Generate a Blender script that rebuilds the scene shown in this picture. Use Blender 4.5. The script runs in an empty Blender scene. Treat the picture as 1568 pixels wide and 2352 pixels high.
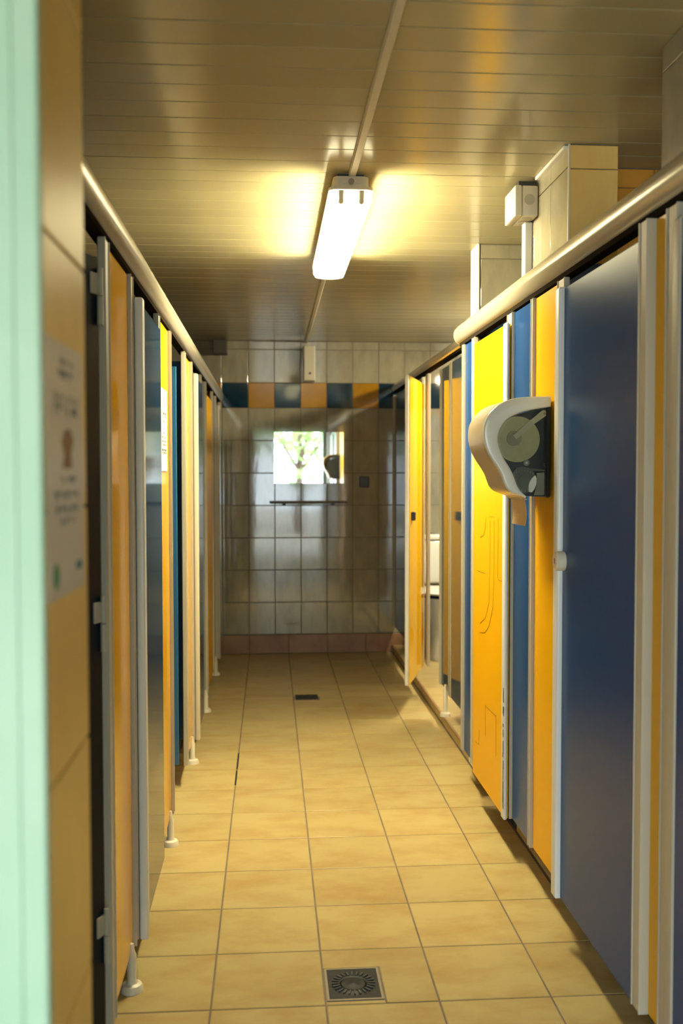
import bpy, bmesh, math, random
from mathutils import Vector, Matrix
random.seed(7)
S = bpy.context.scene
COL = S.collection

# ------------------------------------------------------------------ camera
YAW, PITCH, ROLL, FPX, CH = 0.0721501181, 0.0390057681, -0.00105654399, 2282.74479, 1.39157531
fw = Vector((math.sin(YAW)*math.cos(PITCH), math.cos(YAW)*math.cos(PITCH), -math.sin(PITCH)))
rt = Vector((math.cos(YAW), -math.sin(YAW), 0)); up = rt.cross(fw)
rt2 = math.cos(ROLL)*rt + math.sin(ROLL)*up; up2 = -math.sin(ROLL)*rt + math.cos(ROLL)*up
cam_d = bpy.data.cameras.new('camera'); cam = bpy.data.objects.new('camera', cam_d); COL.objects.link(cam)
M4 = Matrix((rt2, up2, -fw)).transposed().to_4x4(); M4.translation = Vector((0, 0, CH)); cam.matrix_world = M4
cam_d.sensor_fit = 'HORIZONTAL'; cam_d.sensor_width = 24.0; cam_d.lens = FPX/1568*24
cam_d.clip_start = .05; cam_d.clip_end = 200
cam_d.dof.use_dof = True; cam_d.dof.focus_distance = 3.45; cam_d.dof.aperture_fstop = 2.8
S.camera = cam

# ------------------------------------------------------------------ world, sun, exposure
W = bpy.data.worlds.new('sky'); S.world = W; W.use_nodes = True
bg = W.node_tree.nodes['Background']
bg.inputs['Color'].default_value = (.80, .93, 1.0, 1); bg.inputs['Strength'].default_value = 9.5
sd = bpy.data.lights.new('sun', 'SUN'); sd.energy = 9.0; sd.color = (1, .93, .8); sd.angle = .01
so = bpy.data.objects.new('sun', sd); COL.objects.link(so); so.rotation_euler = (math.radians(-38), math.radians(24), 0); so.location = (0, -8, 8)
pd = bpy.data.lights.new('doorway_portal', 'AREA'); pd.shape = 'RECTANGLE'; pd.size = 2.4; pd.size_y = 2.1
po = bpy.data.objects.new('doorway_portal', pd); COL.objects.link(po); po.location = (-.29, -1.22, 1.05)
po.rotation_euler = (math.radians(90), 0, 0)
pd.cycles.is_portal = True
S.view_settings.view_transform = 'Standard'; S.view_settings.look = 'None'
S.view_settings.gamma = 1; S.view_settings.use_curve_mapping = False
S.view_settings.exposure = 0.0
LAMP_STRENGTH = 165.0
LAMP_COLOR = (1.0, .90, .54)

# ------------------------------------------------------------------ materials
def mat(name, color, rough=.5, metal=0, color2=None, scale=8, var=0, bump=0, bscale=60, spec=.5, coat=0, stretch=(1, 1, 1), lo=.35, hi=.65):
    m = bpy.data.materials.new(name); m.use_nodes = True
    nt = m.node_tree; N = nt.nodes; L = nt.links; b = N['Principled BSDF']
    b.inputs['Roughness'].default_value = rough; b.inputs['Metallic'].default_value = metal
    b.inputs['Specular IOR Level'].default_value = spec; b.inputs['Coat Weight'].default_value = coat
    b.inputs['Coat Roughness'].default_value = .04
    src = None
    if color2 or var or bump:
        tc = N.new('ShaderNodeTexCoord'); oi = N.new('ShaderNodeObjectInfo')
        mp = N.new('ShaderNodeMapping'); mp.inputs['Scale'].default_value = stretch
        ad = N.new('ShaderNodeVectorMath'); ad.operation = 'ADD'
        ml = N.new('ShaderNodeMath'); ml.operation = 'MULTIPLY'; ml.inputs[1].default_value = 57
        L.new(oi.outputs['Random'], ml.inputs[0]); L.new(tc.outputs['Object'], mp.inputs[0])
        L.new(mp.outputs[0], ad.inputs[0]); L.new(ml.outputs[0], ad.inputs[1])
        src = ad.outputs[0]
    c = None
    if color2:
        n = N.new('ShaderNodeTexNoise'); n.inputs['Scale'].default_value = scale; n.inputs['Detail'].default_value = 6; n.inputs['Roughness'].default_value = .6
        L.new(src, n.inputs['Vector'])
        r = N.new('ShaderNodeMapRange'); r.inputs['From Min'].default_value = lo; r.inputs['From Max'].default_value = hi
        L.new(n.outputs['Fac'], r.inputs['Value'])
        mx = N.new('ShaderNodeMix'); mx.data_type = 'RGBA'
        mx.inputs['A'].default_value = (*color, 1); mx.inputs['B'].default_value = (*color2, 1)
        L.new(r.outputs[0], mx.inputs['Factor']); c = mx.outputs['Result']
    if var:
        hs = N.new('ShaderNodeHueSaturation')
        if c: L.new(c, hs.inputs['Color'])
        else: hs.inputs['Color'].default_value = (*color, 1)
        r2 = N.new('ShaderNodeMapRange'); r2.inputs['To Min'].default_value = 1-var; r2.inputs['To Max'].default_value = 1+var
        L.new(oi.outputs['Random'], r2.inputs['Value']); L.new(r2.outputs[0], hs.inputs['Value']); c = hs.outputs[0]
    if c: L.new(c, b.inputs['Base Color'])
    else: b.inputs['Base Color'].default_value = (*color, 1)
    if bump:
        n2 = N.new('ShaderNodeTexNoise'); n2.inputs['Scale'].default_value = bscale; n2.inputs['Detail'].default_value = 3
        L.new(src, n2.inputs['Vector'])
        bp = N.new('ShaderNodeBump'); bp.inputs['Strength'].default_value = bump; bp.inputs['Distance'].default_value = .004
        L.new(n2.outputs['Fac'], bp.inputs['Height']); L.new(bp.outputs[0], b.inputs['Normal'])
    return m
def emit(name, color, s):
    m = bpy.data.materials.new(name); m.use_nodes = True; b = m.node_tree.nodes['Principled BSDF']
    b.inputs['Base Color'].default_value = (.8, .8, .8, 1)
    b.inputs['Emission Color'].default_value = (*color, 1); b.inputs['Emission Strength'].default_value = s
    return m
BLUE = mat('blue_laminate', (.020, .080, .22), .28, var=.03, bump=.04, bscale=5, spec=.35)
BLUE_SATIN = mat('blue_satin_laminate', (.009, .050, .18), .25, var=.03, bump=.03, bscale=5, spec=.12)
BLUE_LIT = mat('lit_blue_laminate', (.020, .13, .30), .42, bump=.03, bscale=5, spec=.8)  # lamplight put into the colour: brighter copy of the blue laminate
BLUE_SHADED = mat('shaded_blue_laminate', (.004, .010, .018), .45, spec=.15)  # shade put into the colour: darkened copy of the blue laminate
YEL = mat('yellow_laminate', (.78, .41, .002), .32, spec=.15, var=.03, bump=.04, bscale=5)
YEL_GLOSS = mat('yellow_gloss_laminate', (.78, .41, .002), .09, spec=.12, var=.03, bump=.03, bscale=5)
BLUE_GLOSS = mat('blue_gloss_laminate', (.012, .045, .11), .08, var=.03, bump=.02, bscale=4, spec=.18)
POST = mat('light_grey_aluminium', (.44, .40, .31), .42, bump=.03, bscale=30, spec=.4)
PROF = mat('grey_plastic_edge', (.72, .72, .70), .30, bump=.03)
RAILM = mat('satin_aluminium_rail', (.46, .41, .31), .22, metal=.25, spec=.6, bump=.03, bscale=20)
FTILE = mat('beige_floor_tile', (.43, .335, .148), .36, spec=.25, color2=(.345, .225, .080), scale=5, var=.06, bump=.10, bscale=14, lo=.42, hi=.75, stretch=(1, 1.8, 1))
GROUT = mat('floor_grout', (.20, .155, .115), .8, color2=(.13, .10, .075), scale=5)
WTILE = mat('marbled_wall_tile', (.35, .315, .225), .05, spec=.95, color2=(.24, .22, .16), scale=6, var=.04, bump=.05, bscale=6, stretch=(2.2, 1, .7), lo=.42, hi=.75)
WGROUT = mat('wall_grout', (.17, .13, .09), .8)
NAVY = mat('navy_tile', (.004, .020, .040), .06, color2=(.012, .04, .07), scale=6, bump=.04, bscale=6)
AMBER = mat('amber_tile', (.42, .21, .006), .10, color2=(.36, .17, .006), scale=6, bump=.04, bscale=6)
PEACH = mat('peach_wall_tile', (.84, .55, .15), .33, color2=(.76, .46, .11), scale=5, var=.04, bump=.06, bscale=8, stretch=(2, 1, .6))
WARM_BOUNCE = mat('warm_bounce_wall_tile', (.80, .36, .05), .20, color2=(.70, .28, .03), scale=5, bump=.06, bscale=8)  # tile tinted orange to paint light bounced off the yellow panels
SKIRT = mat('terracotta_skirting_tile', (.30, .16, .075), .35, color2=(.22, .105, .045), scale=7, var=.06, bump=.1)
PLANK = mat('cream_pvc_plank', (.44, .385, .225), .20, var=.05, bump=.05, bscale=9, stretch=(.15, 1, 1))
PGAP = mat('ceiling_void', (.09, .065, .035), .8)
MINT = mat('mint_paint', (.41, .56, .43), .5, color2=(.355, .52, .385), scale=5, bump=.1, bscale=40)
PLAIN = mat('cream_plaster', (.30, .25, .17), .7, color2=(.27, .23, .15), scale=3)
WHITEP = mat('white_plastic', (.80, .78, .72), .35, bump=.02)
CREAMP = mat('cream_plastic', (.66, .60, .46), .4, bump=.02)
COVER = mat('pale_grey_plastic_cover', (.64, .62, .52), .22, coat=.5)
COVERF = mat('tan_plastic_front', (.56, .47, .33), .30, coat=.2)
BLACK = mat('black_plastic', (.012, .014, .016), .35)
DARK = mat('dark_smoke_plastic', (.008, .013, .015), .5)
OLIVE = mat('paper_roll_side', (.40, .36, .20), .7, color2=(.36, .32, .18), scale=60)
OLIVED = mat('roll_core', (.22, .20, .13), .6)
ARM = mat('roll_arm_plastic', (.42, .37, .24), .5)
GEAR = mat('grey_gear_plastic', (.085, .09, .075), .5)
GBOX = mat('grey_green_plastic', (.22, .22, .16), .5)
KRAFT = mat('brown_paper_towel', (.56, .42, .23), .8, color2=(.50, .37, .20), scale=30, bump=.1)
PAPER = mat('white_paper', (.74, .72, .66), .6, bump=.03)
PAPERB = mat('laminated_paper', (.60, .56, .50), .35, bump=.03)
INK = mat('grey_print', (.10, .13, .15), .6)
INKBR = mat('brown_print', (.26, .15, .08), .6)
INKG = mat('green_print', (.02, .25, .09), .6)
INKB = mat('blue_print', (.04, .16, .24), .6)
SCR = mat('scratch_line', (.34, .17, .005), .6)
STEEL = mat('worn_steel', (.26, .22, .16), .45, metal=.3, bump=.15)
IRON = mat('black_drain_grate', (.012, .014, .016), .5, spec=.25, bump=.2)
IRONL = mat('grate_rib', (.055, .06, .06), .35, spec=.6)
CERAM = mat('white_ceramic', (.82, .80, .72), .12, coat=.5)
CHROME = mat('chrome_metal', (.7, .68, .62), .2, metal=1)
MATT = mat('dark_gap_shade', (.02, .016, .012), .9, spec=.0)  # dark colour paints the shaded gap under the rails
MIRR = mat('mirror_glass', (.93, .95, .93), .015, metal=1)
LEAF = mat('green_leaves', (.12, .28, .06), .6, color2=(.36, .50, .18), scale=3)
BARK = mat('tree_bark', (.10, .06, .04), .9, color2=(.06, .04, .03), scale=9)
PAVE = mat('pale_paving', (.50, .48, .42), .8, color2=(.42, .40, .35), scale=3)
DIFF = emit('lit_lamp_diffuser', LAMP_COLOR, LAMP_STRENGTH)
# a fluorescent tube throws little light along its own axis (here world Y)
def axial(m, s):
    nt = m.node_tree; N = nt.nodes; L = nt.links
    ge = N.new('ShaderNodeNewGeometry'); sx = N.new('ShaderNodeSeparateXYZ'); L.new(ge.outputs['Incoming'], sx.inputs[0])
    a = N.new('ShaderNodeMath'); a.operation = 'MULTIPLY'; L.new(sx.outputs['Y'], a.inputs[0]); L.new(sx.outputs['Y'], a.inputs[1])
    b = N.new('ShaderNodeMath'); b.operation = 'SUBTRACT'; b.inputs[0].default_value = 1; L.new(a.outputs[0], b.inputs[1])
    p = N.new('ShaderNodeMath'); p.operation = 'POWER'; p.inputs[1].default_value = 1.4; p.use_clamp = True; L.new(b.outputs[0], p.inputs[0])
    c = N.new('ShaderNodeMath'); c.operation = 'MULTIPLY_ADD'; c.inputs[1].default_value = s*.97; c.inputs[2].default_value = s*.03
    L.new(p.outputs[0], c.inputs[0]); L.new(c.outputs[0], N['Principled BSDF'].inputs['Emission Strength'])
axial(DIFF, LAMP_STRENGTH)
DIFF2 = emit('lit_lamp_diffuser_ends', LAMP_COLOR, LAMP_STRENGTH*.04)
DIM = mat('tube_holder_plastic', (.75, .68, .5), .4)
def glass(name, color, rough=.03):
    m = mat(name, color, rough); b = m.node_tree.nodes['Principled BSDF']
    b.inputs['Transmission Weight'].default_value = 1.0; b.inputs['IOR'].default_value = 1.08
    return m
SMOKE = glass('smoked_clear_plastic', (.86, .88, .84))

# ------------------------------------------------------------------ helpers
def B():
    return bmesh.new()
def box(bm, x0, x1, y0, y1, z0, z1, bev=0, seg=1):
    r = bmesh.ops.create_cube(bm, size=1)
    vs = r['verts']
    for v in vs:
        v.co = Vector(((x0+x1)/2+v.co.x*(x1-x0), (y0+y1)/2+v.co.y*(y1-y0), (z0+z1)/2+v.co.z*(z1-z0)))
    if bev:
        es = list({e for v in vs for e in v.link_edges})
        bmesh.ops.bevel(bm, geom=es, offset=bev, segments=seg, affect='EDGES', profile=.5)
    return bm
def cyl(bm, p0, p1, r, r2=None, n=20):
    p0 = Vector(p0); p1 = Vector(p1); d = p1-p0
    res = bmesh.ops.create_cone(bm, cap_ends=True, segments=n, radius1=r, radius2=r if r2 is None else r2, depth=d.length)
    q = Vector((0, 0, 1)).rotation_difference(d.normalized()).to_matrix().to_4x4()
    q.translation = (p0+p1)/2
    bmesh.ops.transform(bm, matrix=q, verts=res['verts'])
    return bm
def lathe(bm, prof, n=24, c=(0, 0), sx=1, sy=1):
    rings = []
    for r, z in prof:
        rings.append([bm.verts.new((c[0]+sx*r*math.cos(2*math.pi*i/n), c[1]+sy*r*math.sin(2*math.pi*i/n), z)) for i in range(n)])
    for a, b in zip(rings, rings[1:]):
        for i in range(n):
            bm.faces.new((a[i], a[(i+1) % n], b[(i+1) % n], b[i]))
    bm.faces.new(rings[0][::-1]); bm.faces.new(rings[-1])
    return bm
def prism(bm, pts, a, b, axis='Y'):
    """closed outline of (u,v) swept from a to b along axis; u,v = x,z (Y), y,z (X), x,y (Z)"""
    def P(u, v, t):
        return (u, t, v) if axis == 'Y' else ((t, u, v) if axis == 'X' else (u, v, t))
    A = [bm.verts.new(P(u, v, a)) for u, v in pts]; C = [bm.verts.new(P(u, v, b)) for u, v in pts]
    n = len(pts)
    f1 = bm.faces.new(A); f2 = bm.faces.new(C[::-1])
    for i in range(n): bm.faces.new((A[i], C[i], C[(i+1) % n], A[(i+1) % n]))
    bmesh.ops.recalc_face_normals(bm, faces=bm.faces)
    bmesh.ops.triangulate(bm, faces=[f1, f2])
    return bm
def link_mesh(name, bm, m, parent=None, smooth=False, loc=None):
    bmesh.ops.recalc_face_normals(bm, faces=bm.faces)
    me = bpy.data.meshes.new(name)
    bm.to_mesh(me); bm.free()
    me.materials.append(m)
    if smooth:
        for p in me.polygons: p.use_smooth = True
        me.set_sharp_from_angle(angle=math.radians(35))
    o = bpy.data.objects.new(name, me); COL.objects.link(o)
    if parent: o.parent = parent
    if loc: o.location = loc
    return o
def tag(o, label, cat, group=None):
    o['label'] = label; o['category'] = cat
    if group: o['group'] = group
    return o
def thing(name, label, cat, loc=(0, 0, 0), rz=0, group=None):
    o = bpy.data.objects.new(name, None); COL.objects.link(o); o.location = loc; o.rotation_euler = (0, 0, rz)
    o.empty_display_size = .1
    return tag(o, label, cat, group)
def struct(name, bm, m):
    o = link_mesh(name, bm, m); o['kind'] = 'structure'; return o

_tm = {}
def tile_mesh(name, w, h, t, m, axis):
    """slab w x h, thickness t, with chamfered front; axis = outward normal '+Z' '-Y' '-X' '+X'"""
    k = (name, round(w, 4), round(h, 4), round(t, 4), m.name, axis)
    if k in _tm: return _tm[k]
    bm = B(); c = min(.0018, w*.2, h*.2)
    def P(u, v, n):
        return {'+Z': (u, v, n), '-Z': (u, v, -n), '-Y': (u, -n, v), '-X': (-n, u, v), '+X': (n, u, v)}[axis]
    rings = []
    for d, n in ((0, 0), (0, t-c*.6), (c, t)):
        rings.append([bm.verts.new(P(su*(w/2-d), sv*(h/2-d), n)) for su, sv in ((-1, -1), (1, -1), (1, 1), (-1, 1))])
    for a, b in zip(rings, rings[1:]):
        for i in range(4): bm.faces.new((a[i], a[(i+1) % 4], b[(i+1) % 4], b[i]))
    bm.faces.new(rings[-1]); bm.faces.new(rings[0])
    bmesh.ops.recalc_face_normals(bm, faces=bm.faces)
    me = bpy.data.meshes.new(name); bm.to_mesh(me); bm.free(); me.materials.append(m)
    _tm[k] = me; return me
def tile(name, parent, u0, u1, v0, v1, n, t, m, axis, gap=.003, tilt=.0016):
    w, h = u1-u0-gap, v1-v0-gap
    if w < .004 or h < .004: return
    me = tile_mesh(name, w, h, t, m, axis)
    o = bpy.data.objects.new(name, me); COL.objects.link(o); o.parent = parent
    u, v = (u0+u1)/2, (v0+v1)/2
    o.location = {'+Z': (u, v, n), '-Z': (u, v, n), '-Y': (u, n, v), '-X': (n, u, v), '+X': (n, u, v)}[axis]
    a, b = random.uniform(-tilt, tilt), random.uniform(-tilt, tilt)
    o.rotation_euler = {'+Z': (a, b, 0), '-Z': (a, b, 0), '-Y': (a, 0, b), '-X': (0, a, b), '+X': (0, a, b)}[axis]
    return o
def tile_stuff(name, parent, cells, n, t, m, axis, gap=.003):
    bm = B()
    for u0, u1, v0, v1 in cells:
        g = gap/2
        if axis == '+Z': box(bm, u0+g, u1-g, v0+g, v1-g, n, n+t)
        elif axis == '-Y': box(bm, u0+g, u1-g, n-t, n, v0+g, v1-g)
        elif axis == '-X': box(bm, n-t, n, u0+g, u1-g, v0+g, v1-g)
    o = link_mesh(name, bm, m, parent); o['kind'] = 'stuff'; return o

ROWS = [.150, .398, .648, .896, 1.145, 1.393, 1.642, 1.890, 2.083, 2.335, 2.398]
CEIL = 2.40
YB = 7.645          # face of the back wall
XL, XR, XF = -.375, .865, .96   # planes of left fronts, near right fronts, far right fronts
KZ = .055           # height of the raised floor on the right

# ------------------------------------------------------------------ floor
fl = struct('floor', box(B(), -1.8, 2.4, -1.4, 7.8, -.12, -.002), GROUT)
X0, Y0 = -.158, 2.545
near_drain = (.147, .298, 2.566, 2.735); far_drain = (.15, .30, 6.06, 6.205)
stuff = []
for j in range(-13, 18):
    for i in range(-6, 8):
        a, b = X0+.3*i, X0+.3*(i+1); c, d = Y0+.3*j, Y0+.3*(j+1)
        if d > YB+.15: continue
        d = min(d, YB)
        if c > 3.05-.2 and a > .94: continue
        if c > 3.0 and b > .95: b = .948
        if j == 0 and i == 1: continue          # tile cut round the near drain
        if (j >= -2 and -2 <= i <= 3) or (j in (-1, -2, 0, 1) and i == 4):
            if j == 11 and i == 1:
                tile('floor_tile', fl, a, b, c, 6.055, -.002, .002, FTILE, '+Z', .0055, .0006)
                tile('floor_tile', fl, .302, b, 6.055, 6.21, -.002, .002, FTILE, '+Z', .0055, .0006)
                tile('floor_tile', fl, a, b, 6.21, d, -.002, .002, FTILE, '+Z', .0055, .0006)
                continue
            tile('floor_tile', fl, a, b, c, d, -.002, .002, FTILE, '+Z', .0055, .0006)
        else: stuff.append((a, b, c, d))
tile_stuff('floor_tiles_aside', fl, stuff, -.002, .002, FTILE, '+Z', .0055)
g = .003
a, b, c, d = X0+.3+g, X0+.6-g, Y0+g, Y0+.3-g
bm = prism(B(), [(near_drain[1]+.006, c), (b, c), (b, d), (a, d), (a, near_drain[3]+.004), (near_drain[1]+.006, near_drain[3]+.004)], -.002, 0, 'Z')
link_mesh('floor_tile', bm, FTILE, fl)
tile('floor_tile', fl, a-g, near_drain[1]+.003, c-g, near_drain[2]-.002, -.002, .002, FTILE, '+Z', .004, 0)
# dark packed-in grout lengths
bm = B(); box(bm, X0-.004, X0+.004, 4.42, 4.62, -.003, .0006); box(bm, X0-.004, X0+.004, 4.66, 4.92, -.003, .0006)
link_mesh('dark_grout_fill', bm, BLACK, fl)

# raised floor of the right-hand cubicles with its kerb
rf = struct('floor_raised', box(B(), .957, 2.2, 3.075, YB, 0, KZ-.003), GROUT)
cells = []
for j in range(0, 16):
    for i in range(0, 5):
        a, b = .955+.3*i, min(.955+.3*(i+1), 2.2); c, d = 3.075+.3*j, min(3.075+.3*(j+1), YB)
        if i < 2 and j >= 5: tile('floor_tile', rf, a, b, c, d, KZ-.003, .003, FTILE, '+Z', .005, .0006)
        else: cells.append((a, b, c, d))
tile_stuff('floor_tiles_aside', rf, cells, KZ-.003, .003, FTILE, '+Z', .005)
for j in range(-1, 17):
    c, d = 2.545+.3*j+.6, 2.545+.3*(j+1)+.6
    c = max(c, 3.075); d = min(d, YB)
    if d-c < .02: continue
    m = BLACK if 3.70 <= c and d <= 4.65 else FTILE  # black tiles paint the dark gap under the yellow door
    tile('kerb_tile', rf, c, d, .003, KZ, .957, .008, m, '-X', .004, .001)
tile('kerb_tile', rf, .95, 1.2, .003, KZ, 3.075, .006, FTILE, '-Y', .003, 0)
link_mesh('kerb_edge_trim', box(B(), .944, .953, 3.068, YB, KZ-.004, KZ+.002, .001), SKIRT, rf)

# ------------------------------------------------------------------ ceiling
ce = struct('ceiling', box(B(), -1.8, 2.4, -1.4, 7.8, CEIL+.008, CEIL+.12), PGAP)
PP = .1225
k = 0
y = 2.273-PP*28
while y < 7.75:
    gap = .0035
    tile('ceiling_plank', ce, -1.75, 2.35, y, y+PP, CEIL+.008, .008, PLANK, '-Z', gap, .0009)
    y += PP

# ------------------------------------------------------------------ walls
wb = struct('wall_back', box(B(), -1.75, 2.35, YB+.004, YB+.15, 0, CEIL+.01), WGROUT)
for i in range(-1, 8):
    a = -.36+.2*i; b = a+.2
    for r in range(len(ROWS)-1):
        m = WTILE
        if r == 7: m = NAVY if i % 2 == 0 else AMBER
        tile('wall_tile', wb, a, b, ROWS[r], ROWS[r+1], YB+.004, .004, m, '-Y', .005, .0022)
cw, cn, ca = [], [], []
for i in list(range(-7, -1))+list(range(8, 13)):
    a = -.36+.2*i; b = a+.2
    for r in range(len(ROWS)-1):
        (cw if r != 7 else (cn if i % 2 == 0 else ca)).append((a, b, ROWS[r], ROWS[r+1]))
tile_stuff('wall_tiles_aside', wb, cw, YB+.004, .004, WTILE, '-Y', .005)
tile_stuff('navy_tiles_aside', wb, cn, YB+.004, .004, NAVY, '-Y', .005)
tile_stuff('amber_tiles_aside', wb, ca, YB+.004, .004, AMBER, '-Y', .005)
bb = struct('baseboard_back', box(B(), -1.75, 2.2, YB-.002, YB+.003, 0, .149), WGROUT)
for i in range(-2, 8):
    a = X0+.3*i
    tile('skirting_tile', bb, a, a+.3, .003, .148, YB-.002, .006, SKIRT, '-Y', .004, .001)

struct('wall_left', box(B(), -1.80, -1.65, -1.4, YB, 0, CEIL), PLAIN)
struct('wall_right', box(B(), 2.2, 2.35, -1.4, YB, 0, CEIL), PLAIN)
def tiled_wall(name, x0, x1, y0, y1, faces, z1=CEIL, tilew=.2, m=WTILE, band=True, zs=ROWS):
    w = struct(name, box(B(), x0, x1, y0, y1, 0, z1), WGROUT)
    for ax in faces:
        if ax in ('-X', '+X'): u0, u1, n = y0, y1, (x0 if ax == '-X' else x1)
        else: u0, u1, n = x0, x1, (y0 if ax == '-Y' else y1)
        u = u0; k = 0
        while u < u1-.005:
            v = min(u+tilew, u1)
            if u1-v < .03: v = u1
            for r in range(len(zs)-1):
                mm = m
                if band and r == 7: mm = NAVY
                tile('wall_tile', w, u, v, zs[r], zs[r+1], n, .005, mm, ax, .003, .0012)
            u = v; k += 1
    return w
R2 = [.398, .896, 1.393, 1.642, 1.85, 1.95, 2.0, 2.032, 2.072]
pz = [1.145, 1.393, 1.642, 1.890, 2.038]
# pillar with tiled faces
pil = struct('wall_pillar', box(B(), .925, 1.075, 3.035, 3.49, KZ, CEIL), WGROUT)
zs = ROWS
for (a, b) in ((3.03, 3.23), (3.23, 3.43), (3.43, 3.49)):
    for r in range(3, len(zs)-1):
        tile('wall_tile', pil, a, b, zs[r], zs[r+1], .925, .005, NAVY if r == 7 else WTILE, '-X', .003, .001)
for z0, z1, m in ((.896, 1.145, WTILE), (1.145, 1.393, WTILE), (1.393, 1.642, WTILE), (1.642, 1.838, WTILE), (1.838, 2.036, NAVY), (2.036, 2.078, AMBER), (2.080, 2.325, PEACH), (2.325, 2.398, PEACH)):
    tile('wall_tile', pil, .920, 1.075, z0, z1, 3.035, .005, m, '-Y', .003, 0)  # peach on the top front tiles paints warm bounced light
link_mesh('corner_bead', box(B(), .917, .923, 3.027, 3.034, .9, CEIL, .001), CREAMP, pil)
link_mesh('ceiling_bead', box(B(), .905, .922, 3.04, 3.37, CEIL-.013, CEIL-.001, .002), WHITEP, pil)
# cross wall of the near cubicle
cwl = struct('wall_cubicle', box(B(), 1.075, 2.2, 3.26, 3.40, KZ, CEIL), WGROUT)
for i in range(6):
    a = 1.077+.2*i; b = min(a+.2, 2.2)
    for r in range(5, len(zs)-1):
        tile('wall_tile', cwl, a, b, zs[r], zs[r+1], 3.26, .005, WARM_BOUNCE if r != 7 else NAVY, '-Y', .003, .001)
# wall end between near cubicles and far toilets
dv = struct('wall_divider', box(B(), .925, 2.2, 4.365, 4.50, KZ, CEIL), WGROUT)
for i in range(5):
    a = .93+.2*i; b = a+.2
    for r in range(5, len(zs)-1):
        tile('wall_tile', dv, a, b, zs[r], zs[r+1], 4.365, .005, WTILE if r != 7 else NAVY, '-Y', .003, .001)
link_mesh('lit_end_face', box(B(), .915, .925, 4.355, 4.50, KZ, CEIL, .002), WHITEP, dv)  # white facing paints the lamplight on the end of the wall
# near right wall
nw = struct('wall_near', box(B(), .935, 1.06, -1.4, 2.325, 0, CEIL), WGROUT)
for i in range(9):
    b = 2.33-.2*i; a = b-.2
    for r in range(4, len(zs)-1):
        tile('wall_tile', nw, a, b, zs[r], zs[r+1], .935, .005, WTILE if r != 7 else NAVY, '-X', .003, .001)
# left foreground: mint wall end, then the tiled wall stub with the poster
mw = struct('wall_front', box(B(), -1.65, -.216, .966, .985, 0, CEIL, .004, 2), MINT)
link_mesh('door_stop', box(B(), -.245, -.240, .963, .968, 0, CEIL), MINT, mw)
st = struct('wall_stub', box(B(), -1.65, -.245, .985, 1.328, 0, CEIL), WGROUT)
sz = [0, .129, .434, .739, 1.044, 1.349, 1.654, 1.959, 2.264, 2.398]
for r in range(len(sz)-1):
    tile('wall_tile', st, .985, 1.330, sz[r], sz[r+1], -.245, .005, PEACH, '+X', .004, .0008)
# entrance wall behind the camera with the open doorway
bm = B()
box(bm, -1.65, -1.50, -1.4, -1.2, 0, CEIL); box(bm, -1.50, .92, -1.4, -1.2, 2.12, CEIL); box(bm, .92, .935, -1.4, -1.2, 0, CEIL)
struct('wall_entrance', bm, PLAIN)
bm = B()
box(bm, -1.50, -1.46, -1.42, -1.18, 0, 2.12, .003); box(bm, .88, .92, -1.42, -1.18, 0, 2.12, .003); box(bm, -1.50, .92, -1.42, -1.18, 2.08, 2.12, .003)
struct('trim_1', bm, MINT)
struct('ground', box(B(), -14, 14, -26, -1.4, -.15, -.02), PAVE)
def tree(x, y, h, r, label):
    t = thing('tree', label, 'tree', (x, y, -.02), 0, 'trees outside the entrance')
    bm = B(); cyl(bm, (0, 0, 0), (.05, .03, h*.7), .13, .06, 10)
    for q in range(5):
        an = q*1.26; cyl(bm, (.03, .02, h*.4), (math.cos(an)*r*.6, math.sin(an)*r*.6, h*.75), .05, .02, 6)
    link_mesh('trunk', bm, BARK, t)
    bm = B()
    for q in range(1500):
        u = random.random()**.5*r; an = random.uniform(0, 6.283); el = random.uniform(-1, 1)
        p = Vector((math.cos(an)*u, math.sin(an)*u, h*.68+el*math.sqrt(max(0, 1-(u/r)**2))*h*.42))
        if math.sin(p.x*2.3+x)+math.sin(p.z*2.7+1)+math.sin(p.y*2.1) < -.5: continue
        s = random.uniform(.07, .13); d1 = Vector((random.gauss(0, 1), random.gauss(0, 1), random.gauss(0, 1))).normalized(); d2 = d1.orthogonal().normalized()
        vs = [bm.verts.new(p+d1*s), bm.verts.new(p+d2*s*.5), bm.verts.new(p-d1*s), bm.verts.new(p-d2*s*.5)]
        bm.faces.new(vs)
    f = link_mesh('foliage', bm, LEAF, t); f['kind'] = 'stuff'
tree(.7, -9, 3.6, 1.5, 'leafy green tree outside, seen only in the mirror, nearest the doorway')
tree(2.6, -12, 4.2, 1.8, 'leafy green tree outside, seen only in the mirror, farther right of the doorway')
tree(-1.6, -11, 4.4, 1.6, 'leafy green tree outside, seen only in the mirror, farther left of the doorway')

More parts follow.
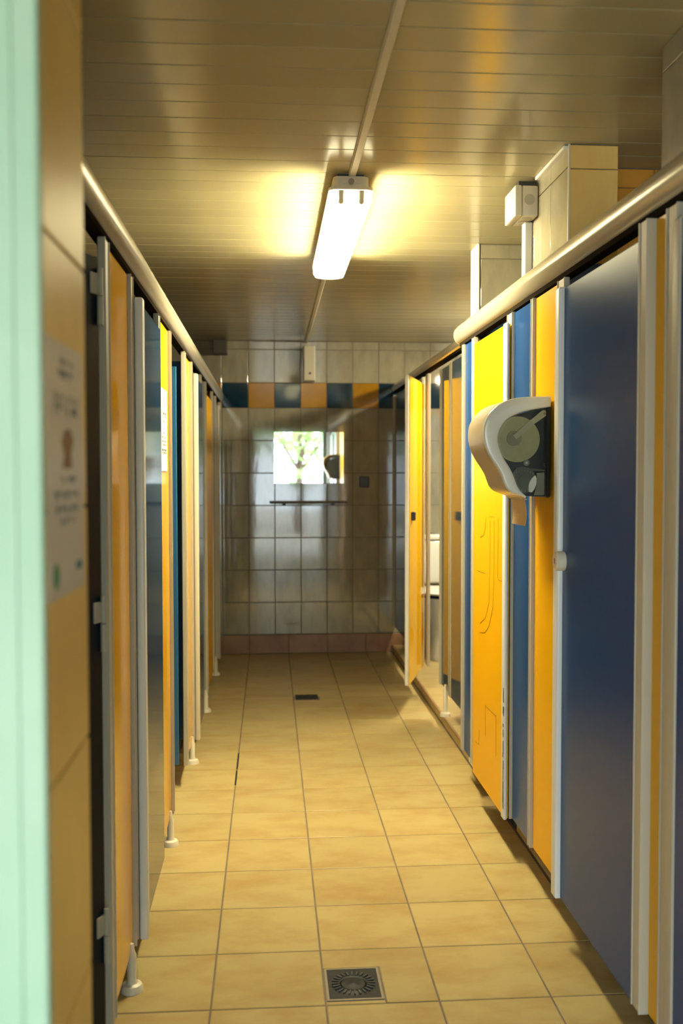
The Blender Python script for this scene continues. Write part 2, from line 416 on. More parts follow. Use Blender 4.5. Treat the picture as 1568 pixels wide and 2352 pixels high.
# ------------------------------------------------------------------ cubicle fronts
def post_mesh(s, y0, y1, z0, z1, d0=-.006):
    bm = B(); d1 = .009
    xs = sorted((s*d0, s*d1)); box(bm, xs[0], xs[1], y0, y1, z0, z1, .002)
    # raised lip along both edges
    for yy in (y0, y1-.004):
        xs = sorted((s*(d0-.003), s*.0)); box(bm, xs[0], xs[1], yy+.0006, yy+.0034, z0+.0006, z1-.0006)
    return bm
def front_panel(X, s, y0, y1, pn, pf, z0, z1, m, label, cat='panel', foot=None, footz=0, footd=.0, group=None, proud_far=-.006):
    """infill strip between an aluminium post at each end; pn/pf = widths of near and far posts"""
    t = thing('cubicle_panel', label, cat, (X, y0, 0), 0, group)
    L = y1-y0
    xs = sorted((s*.002, s*.014))
    link_mesh('panel', box(B(), xs[0], xs[1], pn*.8, L-pf*.8, z0+.004, z1-.004), m, t)
    if pn: link_mesh('post', post_mesh(s, 0, pn, z0, z1), POST, t)
    if pf: link_mesh('post', post_mesh(s, L-pf, L, z0, z1, proud_far), POST, t)
    if foot is not None:
        f = foot-y0
        bm = lathe(B(), [(.006, z0+.03), (.008, z0+.012), (.013, z0-.002), (.0125, footz+.03), (.016, footz+.022), (.026, footz+.018), (.030, footz+.010), (.031, footz)][::-1], 20, (s*footd, f))
        link_mesh('foot', bm, CREAMP, t, True)
    return t
def door(X, s, y_h, y_l, z0, z1, m, label, ang=0, proud=.020, edge=PROF, edge_w=.042, hinges=True, knob=None, prot=.016, plate=None, edge_lab=None, hz_list=None):
    """hinged leaf: hinge end y_h, latch end y_l, opened by ang about the hinge"""
    t = thing('cubicle_door', label, 'door', (X-s*proud, y_h, 0), ang)
    sg = 1 if y_l > y_h else -1; L = abs(y_l-y_h)
    def Y(a, b): return sorted((sg*a, sg*b))
    def XS(a, b): return sorted((s*a, s*b))
    y = Y(0, L-.01); x = XS(0, .013)
    link_mesh('leaf', box(B(), x[0], x[1], y[0], y[1], z0+.004, z1-.004, .001), m, t)
    y = Y(L-edge_w, L); x = XS(-prot, .008)
    e = link_mesh('edge_profile', box(B(), x[0], x[1], y[0], y[1], z0, z1, .006, 3), edge, t, True)
    if edge_lab: e['label'] = edge_lab
    if hinges:
        for hz in (hz_list or (z0+.14, (z0+z1)/2-.02, z1-.14)):
            bm = B(); cyl(bm, (-s*.006, 0, hz-.062), (-s*.006, 0, hz+.0), .007, n=12); cyl(bm, (-s*.006, 0, hz+.002), (-s*.006, 0, hz+.062), .006, n=12)
            y = Y(0, .03); x = XS(-.004, .001); box(bm, x[0], x[1], y[0], y[1], hz+.004, hz+.05, .001)
            link_mesh('hinge', bm, POST, t, True)
    if knob:
        bm = B(); ky = sg*(L-edge_w-.012)
        cyl(bm, (0, ky, knob), (-s*.022, ky, knob), .028, n=28); cyl(bm, (-s*.022, ky, knob), (-s*.027, ky, knob), .026, .022, 28)
        kb = link_mesh('latch_knob', bm, CREAMP, t, True)
        bm = B(); x = XS(-.0275, -.026); box(bm, x[0], x[1], ky-.003, ky+.003, knob-.008, knob+.008); link_mesh('coin_slot', bm, BLACK, kb)
    return t

ZL0, ZL1 = .098, 1.924
# left row
front_panel(XL, -1, 2.287, 2.75, .062, .045, ZL0, ZL1, YEL_GLOSS, 'yellow strip between grey posts, nearest panel of the left row', foot=2.66)
front_panel(XL, -1, 3.36, 3.80, .06, .035, ZL0, ZL1, YEL_GLOSS, 'yellow strip on the left bearing the white paper notice', foot=3.71)
front_panel(XL, -1, 4.39, 4.83, .06, .035, ZL0, ZL1, YEL_GLOSS, 'yellow strip on the left just beyond the inward opened blue door', foot=4.765)
front_panel(XL, -1, 5.41, 5.88, .045, .045, ZL0, ZL1, BLUE_GLOSS, 'dark blue strip between posts, fourth panel along the left row', foot=5.80)
front_panel(XL, -1, 6.52, 6.95, .04, .04, ZL0, ZL1, BLUE_GLOSS, 'dark strip of the left row, last but one before the tiled back wall', foot=6.86)
front_panel(XL, -1, 7.50, 7.642, .05, .06, ZL0+.02, ZL1, BLUE_GLOSS, 'narrow grey-edged strip of the left row, touching the back wall')
door(XL, -1, 2.235, 1.35, .105, 1.87, BLUE_SHADED, 'blue door on the left, painted almost black for shade, beside the tiled wall with the poster', ang=math.radians(-24), proud=.0, prot=.002, hz_list=(.351, 1.057, 1.78))
door(XL, -1, 3.35, 2.76, .088, 1.872, BLUE_GLOSS, 'glossy dark blue door with grey edge, between the two nearest left yellow strips', proud=.016, hinges=False)
door(XL, -1, 4.385, 3.82, .10, 1.86, BLUE_LIT, 'blue door with lamplight painted into its colour, standing open into its cubicle on the left', ang=math.radians(-97), proud=-.03, prot=.0, hinges=False)
door(XL, -1, 5.40, 4.84, .088, 1.872, BLUE_GLOSS, 'dark door with pale cream edge, beyond the third yellow strip on the left', proud=.016, edge=CREAMP, hinges=False)
door(XL, -1, 6.518, 5.884, .09, 1.865, YEL, 'yellow door near the far end of the left row', proud=.002, prot=.002, hinges=False)
door(XL, -1, 7.48, 6.97, .09, 1.865, BLUE_GLOSS, 'last door of the left row, dark with a grey edge', proud=.012, edge=POST, hinges=False)
# cubicle partitions on the left (edges glimpsed in the open cubicle and over the doors)
for k, yy in enumerate((2.64, 3.70, 4.76, 5.80, 6.86)):
    tag(link_mesh('partition_wall', box(B(), -1.65, XL-.028, yy-.007, yy+.007, .12, 1.92), BLUE), ('first', 'second', 'third', 'fourth', 'fifth')[k]+' blue partition across the left cubicles, counted from the near end', 'partition')

# right, near block
ZR0, ZR1 = .145, 1.962
front_panel(XR, 1, 2.055, 2.243, .06, .05, ZR0-.005, ZR1, YEL, 'narrow yellow strip between two grey posts at the right edge', proud_far=-.018)
front_panel(XR, 1, 2.935, 3.204, .0, .0, ZR0, ZR1, YEL, 'amber yellow strip behind the paper towel dispenser', foot=None)
front_panel(XR, 1, 3.205, 3.56, .03, .075, ZR0, ZR1, BLUE_SATIN, 'blue strip between pale posts, between amber strip and yellow door')
tag(link_mesh('frame_post', post_mesh(1, 2.86, 2.93, ZR0, ZR1), POST, None, False, (XR, 0, 0)), 'pale aluminium post between the amber strip and large blue door', 'post')
front_panel(XR, 1, 4.13, 4.40, .055, .03, ZR0, ZR1, BLUE_SATIN, 'narrow blue strip at the far end of the near right cubicles')
door(XR, 1, 1.45, 2.045, .165, 1.92, BLUE_SATIN, 'dark blue door cut off by the right edge of the view', prot=.004, edge=POST, hinges=False)
bd = door(XR, 1, 2.245, 2.862, .142, 1.925, BLUE_SATIN, 'large blue door on the right with white edge and round latch', knob=1.138, edge_w=.045, prot=.016, hinges=False)
yd = door(XR, 1, 4.055, 3.485, .140, 1.925, YEL, 'bright yellow door on the right with scratched line drawings', edge=PROF, edge_w=.045, prot=.006, proud=.024, hinges=False, edge_lab='grey edge strip with chipped white paint')
# scratched drawing on the yellow door
def pix_on_x(px, py, X):
    d = fw + rt2*((px-784)/FPX) - up2*((py-1176)/FPX); t = X/d.x
    return Vector((0, 0, CH)) + d*t
def pix_on_y(px, py, Y):
    d = fw + rt2*((px-784)/FPX) - up2*((py-1176)/FPX); t = Y/d.y
    return Vector((0, 0, CH)) + d*t
bm = B()
def stroke(pts, w=.0022):
    P = [pix_on_x(850+u/2.614, 800+v/2.614, XR-.0245) for u, v in pts]
    for p, q in zip(P, P[1:]):
        d = q-p; n = Vector((0, -d.z, d.y)).normalized()*w/2
        a = [p+n, q+n, q-n, p-n]
        vs = [bm.verts.new(v+Vector((-.0006, 0, 0))-yd.location) for v in a]; vb = [bm.verts.new(v+Vector((.0002, 0, 0))-yd.location) for v in a]
        bm.faces.new(vs)
        for i in range(4): bm.faces.new((vs[i], vb[i], vb[(i+1) % 4], vs[(i+1) % 4]))
stroke([(660, 1135), (680, 1122), (690, 1080), (694, 1020)]); stroke([(715, 1012), (742, 1013)]); stroke([(768, 1020), (767, 1180), (765, 1385)], .0014)
stroke([(642, 1332), (690, 1351)]); stroke([(768, 1388), (797, 1402)])
stroke([(720, 1030), (718, 1300), (712, 1530), (690, 1620), (658, 1652)], .0015); stroke([(744, 1030), (742, 1400), (735, 1560), (712, 1670), (688, 1706), (656, 1706)], .0018)
stroke([(688, 2143), (752, 2206)], .003); stroke([(690, 2150), (692, 2330)], .0014); stroke([(755, 2200), (755, 2450)], .0014)
stroke([(630, 2360), (652, 2378), (654, 2290)], .0022)
link_mesh('scratched_drawing', bm, SCR, yd)
# chipped paint on the door edge
bm = B()
for q in range(26):
    z = random.uniform(.15, .62); h = random.uniform(.008, .05); yy = 3.487+random.uniform(0, .004)
    box(bm, -.0068, -.0058, yy-4.055, yy-4.055+random.uniform(.002, .009), z, z+h)
link_mesh('chipped_paint', bm, BLACK, yd)

# right, far block, set back on the raised floor
ZF0, ZF1 = .20, 2.02
front_panel(XF, 1, 5.22, 5.53, .02, .02, ZF0, 1.975, BLUE_GLOSS, 'glossy strip mirroring the yellow door, right of the open toilet', foot=5.37, footz=KZ, footd=.0)
tag(link_mesh('frame_post', post_mesh(1, 6.04, 6.10, ZF0, 2.0), POST, None, False, (XF+.014, 0, 0)), 'pale post beside the open yellow door, edging the toilet gap', 'post')
front_panel(XF, 1, 6.17, 7.64, .03, .03, ZF0, 1.99, BLUE_GLOSS, 'dark blue panel on the right, touching the back wall')
door(XF, 1, 4.52, 5.215, ZF0, 1.975, BLUE_GLOSS, 'closed dark door on the right, next to the glossy strip by the open toilet', edge=POST, edge_w=.05, prot=.004, hinges=False, proud=.008)
od = door(XF, 1, 6.14, 5.55, .18, 1.945, YEL_GLOSS, 'yellow door standing open into the corridor at the far right', ang=math.radians(-17), proud=.012, edge=WHITEP, edge_w=.03, prot=.014, hinges=False)
link_mesh('door_lock', box(B(), .013, .034, -.56+.03, -.56+.075, 1.12, 1.17, .003), BLACK, od)
tag(link_mesh('partition_wall', box(B(), XF+.028, 2.2, 5.36, 5.374, ZF0, 1.96), BLUE), 'blue partition beside the open toilet', 'partition')
tag(link_mesh('partition_wall', box(B(), XR+.03, 2.2, 2.395, 2.41, .15, 1.9), BLUE), 'blue partition behind the narrow yellow strip on the right', 'partition')

# ------------------------------------------------------------------ head rails
def rail(X, s, y0, y1, z0, z1, d0, label):
    t = thing('top_rail', label, 'rail', (X, y0, z0))
    h = z1-z0; w = h*.8; pts = []
    for i in range(24):
        a = 2*math.pi*i/24; pts.append((s*d0-s*w/2*0+w/2*math.cos(a), h/2+h/2*math.sin(a)))
    bm = prism(B(), pts, 0, y1-y0, 'Y')
    link_mesh('tube', bm, RAILM, t, True)
    bm = B(); lathe(bm, [(h*.5, 0), (h*.49, .008), (h*.40, .022), (h*.2, .030)], 24, sx=w/h)
    rot = Matrix.Rotation(math.radians(90), 4, 'X')
    bmesh.ops.transform(bm, matrix=Matrix.Translation((s*d0, 0 if s > 0 else 0, h/2)) @ rot, verts=bm.verts)
    if s > 0:
        # cap at the far end
        bmesh.ops.transform(bm, matrix=Matrix.Translation((0, y1-y0, 0)) @ Matrix.Diagonal((1, -1, 1, 1)), verts=bm.verts)
    link_mesh('end_cap', bm, WHITEP, t, True)
    xs = sorted((s*-.006, s*.026))
    link_mesh('channel', box(B(), xs[0], xs[1], .02, y1-y0-.02, -.012, .004), MATT, t)
    return t
rail(XL, -1, 1.32, 7.63, 1.937, 2.020, .005, 'long round aluminium rail above the left row of doors')
rail(XR, 1, 1.2, 4.49, 1.975, 2.060, .005, 'thick round aluminium rail above the near right doors')
rail(XF, 1, 4.56, 7.63, 2.017, 2.075, .005, 'thinner rail over the far right cubicles, running to the back wall')

# ------------------------------------------------------------------ fluorescent lamp and ceiling trunking
def rrect(w, l, r, n=6):
    p = []
    for cx, cy, a0 in ((w/2-r, l-r, 0), (-w/2+r, l-r, 90), (-w/2+r, r, 180), (w/2-r, r, 270)):
        for i in range(n+1):
            a = math.radians(a0+90*i/n); p.append((cx+r*math.cos(a), cy+r*math.sin(a)))
    return p
def lamp(loc, label, diff, ends):
    lt = thing('fluorescent_lamp', label, 'lamp', loc)
    link_mesh('housing', prism(B(), rrect(.120, 1.28, .022), -.048, -.012, 'Z'), CREAMP, lt, True)
    bm = prism(B(), rrect(.150, 1.31, .028), -.058, -.048, 'Z')
    bmesh.ops.translate(bm, verts=bm.verts, vec=(0, -.01, 0))
    link_mesh('rim', bm, CREAMP, lt, True)
    bm = B()
    lay = [(.146, 1.302, -.058, .030), (.144, 1.298, -.088, .032), (.128, 1.268, -.106, .038), (.098, 1.22, -.113, .038)]
    rings = []
    for w, l, z, r in lay:
        off = (1.302-l)/2-.006
        rings.append([bm.verts.new((x, y+off, z)) for x, y in rrect(w, l, r)])
    for a_, b_ in zip(rings, rings[1:]):
        n = len(a_)
        for i in range(n): bm.faces.new((a_[i], a_[(i+1) % n], b_[(i+1) % n], b_[i]))
    bm.faces.new(rings[0][::-1]); bm.faces.new(rings[-1])
    d = link_mesh('diffuser', bm, diff, lt, True)
    d.data.materials.append(ends)
    for p in d.data.polygons:
        if abs(p.normal.y) > .45: p.material_index = 1
    for sx in (-.034, .034):
        bm = B(); cyl(bm, (sx, -.007, -.060), (sx, .004, -.094), .0095, n=14)
        bmesh.ops.create_uvsphere(bm, u_segments=14, v_segments=8, radius=.0095, matrix=Matrix.Translation((sx, .004, -.094)))
        link_mesh('tube_holder', bm, DIM, lt, True)
    for sx in (-.024, .0, .024):
        bm = B(); cyl(bm, (sx, .002, -.030), (sx, -.004, -.030), .010 if sx == 0 else .008, n=18)
        link_mesh('cable_entry', bm, STEEL if sx == 0 else CREAMP, lt, True)
    link_mesh('mount', box(B(), -.045, .045, .03, 1.2, -.014, .002), BLACK, lt)
    return lt
lamp((.277, 3.36, CEIL-.002), 'long lit fluorescent lamp under the plank ceiling', DIFF, DIFF2)
lamp((1.75, 5.30, CEIL-.002), 'second lit lamp hidden over the far right cubicles', emit('lit_lamp_diffuser_pale', (1, .90, .62), 130), emit('lit_lamp_ends_pale', (1, .90, .62), 110))
def trunk(y0, y1, label):
    bm = B(); pts = [(-.013, .0), (-.013, -.008), (-.009, -.014), (.009, -.014), (.013, -.008), (.013, .0)]
    prism(bm, pts, 0, y1-y0, 'Y')
    tag(link_mesh('cable_trunking', bm, CREAMP, None, False, (.281, y0, CEIL)), label, 'trunking')
trunk(.9, 3.375, 'cream cable trunking on the ceiling, on the near side of the lamp')
trunk(4.62, 7.63, 'cream cable trunking on the ceiling, between lamp and back wall')

# ------------------------------------------------------------------ junction box on the pillar
jb = thing('junction_box', 'pale grey junction box high on the tiled pillar', 'junction box', (.919, 3.378, 2.27))
link_mesh('body', box(B(), -.055, 0, 0, .15, 0, .103, .005, 2), CREAMP, jb, True)
link_mesh('lid', box(B(), -.080, -.056, -.001, .151, -.001, .104, .005, 2), CREAMP, jb, True)
for (cx, cz) in ((-.030, .055),):
    bm = B(); cyl(bm, (cx, .001, cz), (cx, -.003, cz), .018, n=20); cyl(bm, (cx, -.003, cz), (cx, -.005, cz), .010, n=16)
    link_mesh('knockout', bm, POST, jb, True)
for cy in (.035, .085):
    bm = B(); cyl(bm, (-.030, cy, .001), (-.030, cy, -.004), .017, n=20); link_mesh('knockout', bm, POST, jb, True)
link_mesh('bracket', box(B(), -.062, -.004, .02, .12, .104, .122), BLACK, jb)
cd = thing('cable_duct', 'white vertical cable duct below the junction box', 'duct', (.905, 3.43, 1.6))
link_mesh('duct_body', box(B(), -.014, .014, .02, .060, 0, .668, .003), WHITEP, cd)

# ------------------------------------------------------------------ paper towel dispenser
YN, YF = 2.975, 3.215
def px8(pts, Y=2.98): return [pix_on_y(1040+u/4.9, 880+v/4.9, Y) for u, v in pts]
outer = [(1105, 147), (900, 152), (760, 162), (660, 178), (580, 205), (500, 250), (430, 315), (380, 385), (350, 460), (340, 560), (348, 650), (380, 755), (435, 860), (495, 950), (540, 1030), (568, 1110), (600, 1180), (655, 1230), (735, 1262), (795, 1285), (822, 1318)]
inner = [(832, 1300), (812, 1262), (765, 1215), (722, 1150), (690, 1060), (640, 955), (575, 850), (527, 740), (507, 640), (517, 560), (548, 485), (605, 415), (710, 352), (850, 308), (1000, 282), (1102, 266)]
def catmull(P, n=4):
    Q = []
    for i in range(len(P)-1):
        a, b, c, d = P[max(0, i-1)], P[i], P[i+1], P[min(len(P)-1, i+2)]
        for k in range(n):
            t = k/n
            Q.append(tuple(.5*(2*b[j]+(c[j]-a[j])*t+(2*a[j]-5*b[j]+4*c[j]-d[j])*t*t+(3*b[j]-a[j]-3*c[j]+d[j])*t**3) for j in (0, 1)))
    return Q+[P[-1]]
O = catmull([(p.x, p.z) for p in px8(outer)]); I = catmull([(p.x, p.z) for p in px8(inner)])
ds = thing('towel_dispenser', 'wall-mounted paper towel dispenser with curved pale cover and dark side', 'dispenser', (XR-.013, YN, 1.32))
ox, oz = XR-.013, 1.32
def loc2(L): return [(x-ox, z-oz) for x, z in L]
Wd = YF-YN
bm = prism(B(), loc2(O+I), 0, .034, 'Y')
es = [e for e in bm.edges if abs(e.verts[0].co.y) < 1e-6 and abs(e.verts[1].co.y) < 1e-6 and len(e.link_faces) == 2 and e.calc_face_angle(0) > .8]
bmesh.ops.bevel(bm, geom=es, offset=.006, segments=3, affect='EDGES', profile=.5)
link_mesh('cover', bm, COVER, ds, True)
# curved front shell behind the near rim
Oo = loc2(O); inn = []
for i, (x, z) in enumerate(Oo):
    a = Oo[max(0, i-1)]; b = Oo[min(len(Oo)-1, i+1)]; dx, dz = b[0]-a[0], b[1]-a[1]; l = math.hypot(dx, dz)
    inn.append((x-dz/l*.006, z+dx/l*.006))
Os = [(x*.998-dzz*0, z) for (x, z), dzz in zip(Oo, [0]*len(Oo))]
bm = prism(B(), Os+inn[::-1], .034, Wd, 'Y')
link_mesh('front_shell', bm, COVERF, ds, True)
body = [(p.x-ox, p.z-oz) for p in px8([(560, 480), (640, 405), (760, 345), (900, 305), (1100, 275), (1100, 1275), (830, 1275), (740, 1150), (700, 1040), (650, 940), (580, 850), (530, 735), (515, 625)])]
bm = prism(B(), body, .030, Wd-.008, 'Y'); link_mesh('inner_body', bm, DARK, ds)
link_mesh('back_plate', box(B(), -.012, .002, .004, Wd, pix_on_y(1120, 880+1290/4.9, 2.98).z-oz-(0), pix_on_y(1120, 880+180/4.9, 2.98).z-oz, .003), BLACK, ds)
def disc(name, c, r, y0, y1, m, par=ds, n=40):
    p = pix_on_y(1040+c[0]/4.9, 880+c[1]/4.9, 2.98); R = r/4.9/FPX*2.98
    bm = B(); cyl(bm, (p.x-ox, y0, p.z-oz), (p.x-ox, y1, p.z-oz), R, n=n); return link_mesh(name, bm, m, par, True)
disc('paper_roll', (735, 630), 262, .018, .030, OLIVE)
disc('roll_core', (697, 620), 86, .014, .018, OLIVED)
def bar(name, a, b, w0, w1, y0, y1, m):
    A = pix_on_y(1040+a[0]/4.9, 880+a[1]/4.9, 2.98); C = pix_on_y(1040+b[0]/4.9, 880+b[1]/4.9, 2.98)
    A = Vector((A.x-ox, A.z-oz)); C = Vector((C.x-ox, C.z-oz)); d = (C-A).normalized(); n = Vector((-d.y, d.x))
    k = 2.98/FPX/4.9; w0 *= k; w1 *= k; P = []
    for i in range(7):
        t = math.pi*i/6; P.append(C+n*w1/2*math.cos(t)+d*w1/2*math.sin(t))
    P += [A-n*w0/2, A+n*w0/2]
    bm = prism(B(), [(p.x, p.y) for p in P], y0, y1, 'Y'); return link_mesh(name, bm, m, ds)
bar('roll_arm', (700, 610), (905, 430), 62, 62, .010, .014, ARM)
bar('roll_arm', (895, 440), (1025, 340), 60, 74, .008, .014, ARM)
disc('roll_arm_pin', (1035, 340), 16, .006, .008, OLIVED)
disc('feed_gear', (805, 1090), 150, .020, .030, GEAR)
bm = B()
gc = pix_on_y(1040+805/4.9, 880+1090/4.9, 2.98)
for q in range(22):
    a = 2*math.pi*q/22; R = 128/4.9/FPX*2.98
    x, z = gc.x-ox+R*math.cos(a), gc.z-oz+R*math.sin(a); box(bm, x-.0012, x+.0012, .0185, .020, z-.006, z+.006)
link_mesh('gear_teeth', bm, GBOX, ds)
disc('feed_roller', (820, 1110), 80, .0170, .0198, mat('mid_grey_plastic', (.10, .105, .085), .5))
bm = B(); a = [pix_on_y(1040+u/4.9, 880+v/4.9, 2.98) for u, v in ((955, 1012), (1080, 1000), (1078, 1258), (925, 1262), (950, 1180), (962, 1100))]
bm = prism(bm, [(p.x-ox, p.z-oz) for p in a], .020, .030, 'Y'); link_mesh('battery_case', bm, GBOX, ds)
crescent = [(865, 1225), (858, 1160), (870, 1110), (900, 1065), (935, 1040), (950, 1080), (945, 1140), (925, 1190), (895, 1230)]
a = [pix_on_y(1040+u/4.9, 880+v/4.9, 2.98) for u, v in crescent]
bm = prism(B(), [(p.x-ox, p.z-oz) for p in a], .012, .020, 'Y'); link_mesh('side_wheel', bm, WHITEP, ds)
disc('cap_ring', (835, 897), 36, .014, .022, GBOX)
disc('cap_hole', (835, 897), 14, .012, .014, PAPERB)
bar('bracket_arm', (720, 960), (1050, 985), 30, 20, .018, .026, GEAR)
bar('bracket_hook', (1060, 970), (1045, 905), 16, 16, .016, .026, GBOX)
# small dark mark printed on the front
for (u, v, w) in ((515, 1132, 9), (460, 1130, 4), (545, 1138, 3)):
    pass
bm = B(); n = 8
cols = []
for i in range(n+1):
    t = i/n; x = pix_on_y(1185, 1150, 3.1).x-ox+.012*math.sin(t*2.2)-.004*t
    cols.append((x, 1.325-.097*t-oz))
pts = cols+[(x+.0008, z) for x, z in cols[::-1]]
bm = prism(bm, pts, .035, .205, 'Y')
link_mesh('paper_sheet', bm, KRAFT, ds)['label'] = 'brown paper end hanging out'
bm = B(); p0 = pix_on_y(1040+640/4.9, 880+1235/4.9, 3.15)
box(bm, p0.x-ox+.01, p0.x-ox+.09, .04, Wd-.01, .0, .006, .002)
link_mesh('tear_bar', bm, STEEL, ds)
# smoked side window
win = [(p.x-ox, p.z-oz) for p in px8([(600, 440), (760, 345), (1100, 275), (1100, 1270), (830, 1270), (740, 1150), (650, 940), (540, 735), (520, 600)])]
bm = prism(B(), win, .0035, .005, 'Y'); link_mesh('side_window', bm, SMOKE, ds)

# ------------------------------------------------------------------ notices
nt_ = thing('paper_notice', 'white paper notice stuck on the second left yellow strip', 'notice', (XL+.001, 3.465, 1.40))
bm = B(); prev = None
pts = [(.0, .29), (.10, .29), (.205, .29)]
box(bm, .0, .0012, 0, .21, 0, .29); link_mesh('sheet', bm, PAPER, nt_)
bm = B()
def marks(bm, x, rows, h, y0, y1, seed, w=.0015):
    rr = random.Random(seed)
    for z in rows:
        y = y0+rr.uniform(0, .006)
        while y < y1:
            l = rr.uniform(.3, .7)*h
            if rr.random() < .82:
                if rr.random() < .5: box(bm, x, x+.0004, y, y+h*.16, z, z+h)
                box(bm, x, x+.0004, y, min(y1, y+l), z+(h*.8 if rr.random() < .5 else h*.4), z+(h*.95 if rr.random() < .5 else h*.58)+h*.2)
            y += h*.8
marks(bm, .0012, [.245, .225], .013, .03, .18, 3); marks(bm, .0012, [.20, .19], .007, .03, .18, 4)
marks(bm, .0012, [.115, .10, .088, .07, .06], .007, .03, .18, 5)
link_mesh('printed_text', bm, INK, nt_)['kind'] = 'stuff'
bm = B()
for i in range(20):
    a = 2*math.pi*i/20; a2 = 2*math.pi*(i+1)/20
    y, z = .10+.028*math.cos(a), .155+.022*math.sin(a); box(bm, .0012, .0017, y-.003, y+.003, z-.0025, z+.0025)
link_mesh('printed_symbol', bm, INK, nt_)

ps = thing('poster', 'laminated poster with green and blue marks on the near left tiled wall', 'poster', (-.240, 1.098, 1.249))
link_mesh('sheet', box(B(), 0, .001, 0, .203, 0, .293), PAPERB, ps)
H = .293
bm = B()
marks(bm, .001, [H*(1-.09), H*(1-.14)], .009, .05, .14, 11)
marks(bm, .001, [H*(1-.245), H*(1-.29)], .012, .03, .17, 12, )
marks(bm, .001, [H*(1-.555)], .008, .06, .15, 13); marks(bm, .001, [H*(1-.62)], .009, .03, .17, 14)
marks(bm, .001, [H*(1-.675)], .009, .03, .17, 15); marks(bm, .001, [H*(1-.72)], .008, .06, .14, 16)
link_mesh('printed_text', bm, INK, ps)['kind'] = 'stuff'
bm = B()
prism(bm, [(.075, H*.51), (.10, H*.505), (.13, H*.51), (.125, H*.57), (.14, H*.62), (.12, H*.67), (.085, H*.66), (.07, H*.61), (.085, H*.56)], .001, .0014, 'X')
link_mesh('printed_picture', bm, INKBR, ps)
bm = B(); lathe(bm, [(.015, 0), (.015, .0004)], 24, sy=1, sx=1.0)
bmesh.ops.transform(bm, matrix=Matrix.Translation((.001, .035, H*.09)) @ Matrix.Rotation(math.radians(90), 4, 'Y'), verts=bm.verts)
link_mesh('green_emblem', bm, INKG, ps)
link_mesh('blue_emblem', box(B(), .001, .0014, .15, .185, H*.08, H*.115), INKB, ps)

# ------------------------------------------------------------------ floor drains
x0, x1, y0, y1 = near_drain
dr = thing('floor_drain', 'square black floor drain with ring grate, at the front of the floor', 'drain', (x0, y0, -.002))
w, l = x1-x0, y1-y0
bm = B(); f = .006
box(bm, 0, w, 0, f, 0, .003); box(bm, 0, w, l-f, l, 0, .003); box(bm, 0, f, f, l-f, 0, .003); box(bm, w-f, w, f, l-f, 0, .003)
link_mesh('frame', bm, STEEL, dr)
link_mesh('plate', box(B(), f, w-f, f, l-f, -.001, .0015), IRON, dr)
gr = link_mesh('ring_grate', lathe(B(), [(.036, .0015), (.040, .0036), (.043, .0036), (.046, .0018), (.060, .0018), (.062, .0015)], 40, (w/2, l/2)), IRON, dr, True)
for q in range(24):
    a = 2*math.pi*q/24; bm = B(); box(bm, .040, .060, -.0024, .0024, .002, .0062, .0008)
    bmesh.ops.transform(bm, matrix=Matrix.Translation((w/2, l/2, 0)) @ Matrix.Rotation(a, 4, 'Z'), verts=bm.verts)
    link_mesh('rib', bm, IRONL, gr)
link_mesh('hub', lathe(B(), [(.034, .001), (.033, .0022), (.008, .0024), (.006, .0035)], 24, (w/2, l/2)), IRON, dr, True)
x0, x1, y0, y1 = far_drain
dr = thing('floor_drain', 'dark floor drain far down the corridor', 'drain', (x0, y0, -.002))
link_mesh('frame', box(B(), 0, x1-x0, 0, y1-y0, 0, .002), STEEL, dr)
link_mesh('plate', box(B(), .005, x1-x0-.005, .005, y1-y0-.005, .0015, .003), IRON, dr)

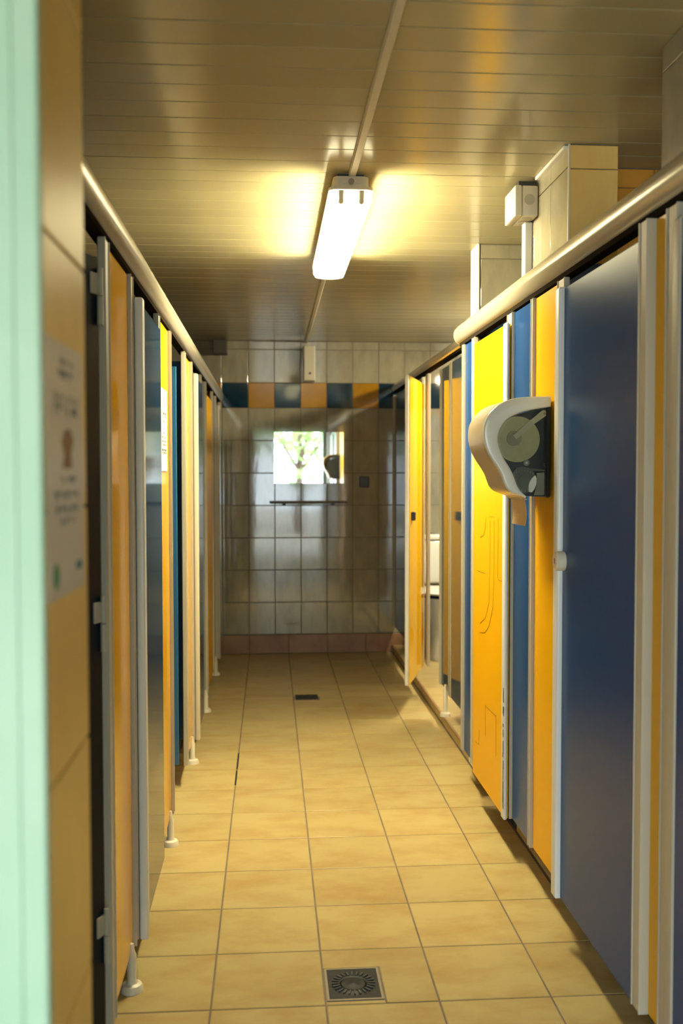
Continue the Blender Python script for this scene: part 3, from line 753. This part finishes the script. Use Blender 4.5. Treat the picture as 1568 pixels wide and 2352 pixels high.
# ------------------------------------------------------------------ things on the back wall
tag(link_mesh('wall_mirror', box(B(), 0, .534, -.006, 0, 0, .394, .001), MIRR, None, False, (.035, YB-.0005, 1.314)), 'small frameless mirror shining bright on the back wall', 'mirror')
sh = thing('shelf', 'narrow dark shelf bar below the mirror', 'shelf', (0, YB, 1.155))
link_mesh('shelf_bar', box(B(), .0, .59, -.11, -.09, .006, .022, .002), mat('dark_brown_metal', (.09, .045, .03), .4), sh)
for x in (.11, .48): link_mesh('bracket', box(B(), x-.012, x+.012, -.10, 0, -.006, .012, .002), BLACK, sh)
link_mesh('glass_plate', box(B(), .02, .44, -.10, -.01, .0, .006), SMOKE, sh)
tag(link_mesh('wall_switch', box(B(), -.038, .038, -.022, 0, -.042, .042, .006, 2), mat('dark_grey_plastic', (.05, .045, .045), .4), None, False, (.727, YB, 1.324)), 'small dark square switch on the back wall right of the mirror', 'switch')
wbx = thing('wall_box', 'upright cream box above the coloured tile band on back wall', 'box', (.262, YB, 2.092))
link_mesh('case', box(B(), 0, .085, -.10, 0, 0, .262, .006, 2), CREAMP, wbx)
bm = B(); cyl(bm, (.045, -.099, .055), (.045, -.103, .055), .009, n=14); link_mesh('lock', bm, BLACK, wbx)
sp = thing('speaker', 'dark square box under the ceiling in the far left corner', 'speaker', (-.42, YB, 2.288))
link_mesh('case', box(B(), 0, .107, -.13, 0, 0, .100, .006, 2), mat('dusky_grey_plastic', (.07, .06, .045), .5), sp)
link_mesh('bracket', box(B(), .02, .09, -.10, -.02, .10, .112), BLACK, sp)

# ------------------------------------------------------------------ toilet in the open cubicle
to = thing('toilet', 'white toilet seen through the gap beside the open yellow door', 'toilet', (1.235, 7.0, KZ))
link_mesh('bowl', lathe(B(), [(.10, 0), (.105, .02), (.095, .12), (.11, .25), (.165, .38), (.185, .455), (.16, .46)], 28, (0, .05), 1, 1.25), CERAM, to, True)
link_mesh('pedestal', box(B(), -.09, .09, .05, .52, 0, .40, .02, 3), CERAM, to, True)
se = lathe(B(), [(.17, .478), (.192, .482), (.196, .492), (.188, .502), (.10, .506)], 28, (0, .05), 1, 1.25)
link_mesh('seat', se, WHITEP, to, True)
link_mesh('seat_shadow', lathe(B(), [(.175, .455), (.175, .479)], 28, (0, .05), 1, 1.25), BLACK, to, True)  # black ring paints the shadow under the seat
ci = link_mesh('cistern', box(B(), -.20, .20, .44, .63, .50, .83, .02, 3), CERAM, to, True)
link_mesh('cistern_lid', box(B(), -.21, .21, .425, .635, .832, .872, .012, 3), CERAM, to, True)
bm = B(); cyl(bm, (0, .53, .872), (0, .53, .882), .022, n=18); link_mesh('flush_button', bm, CHROME, to, True)
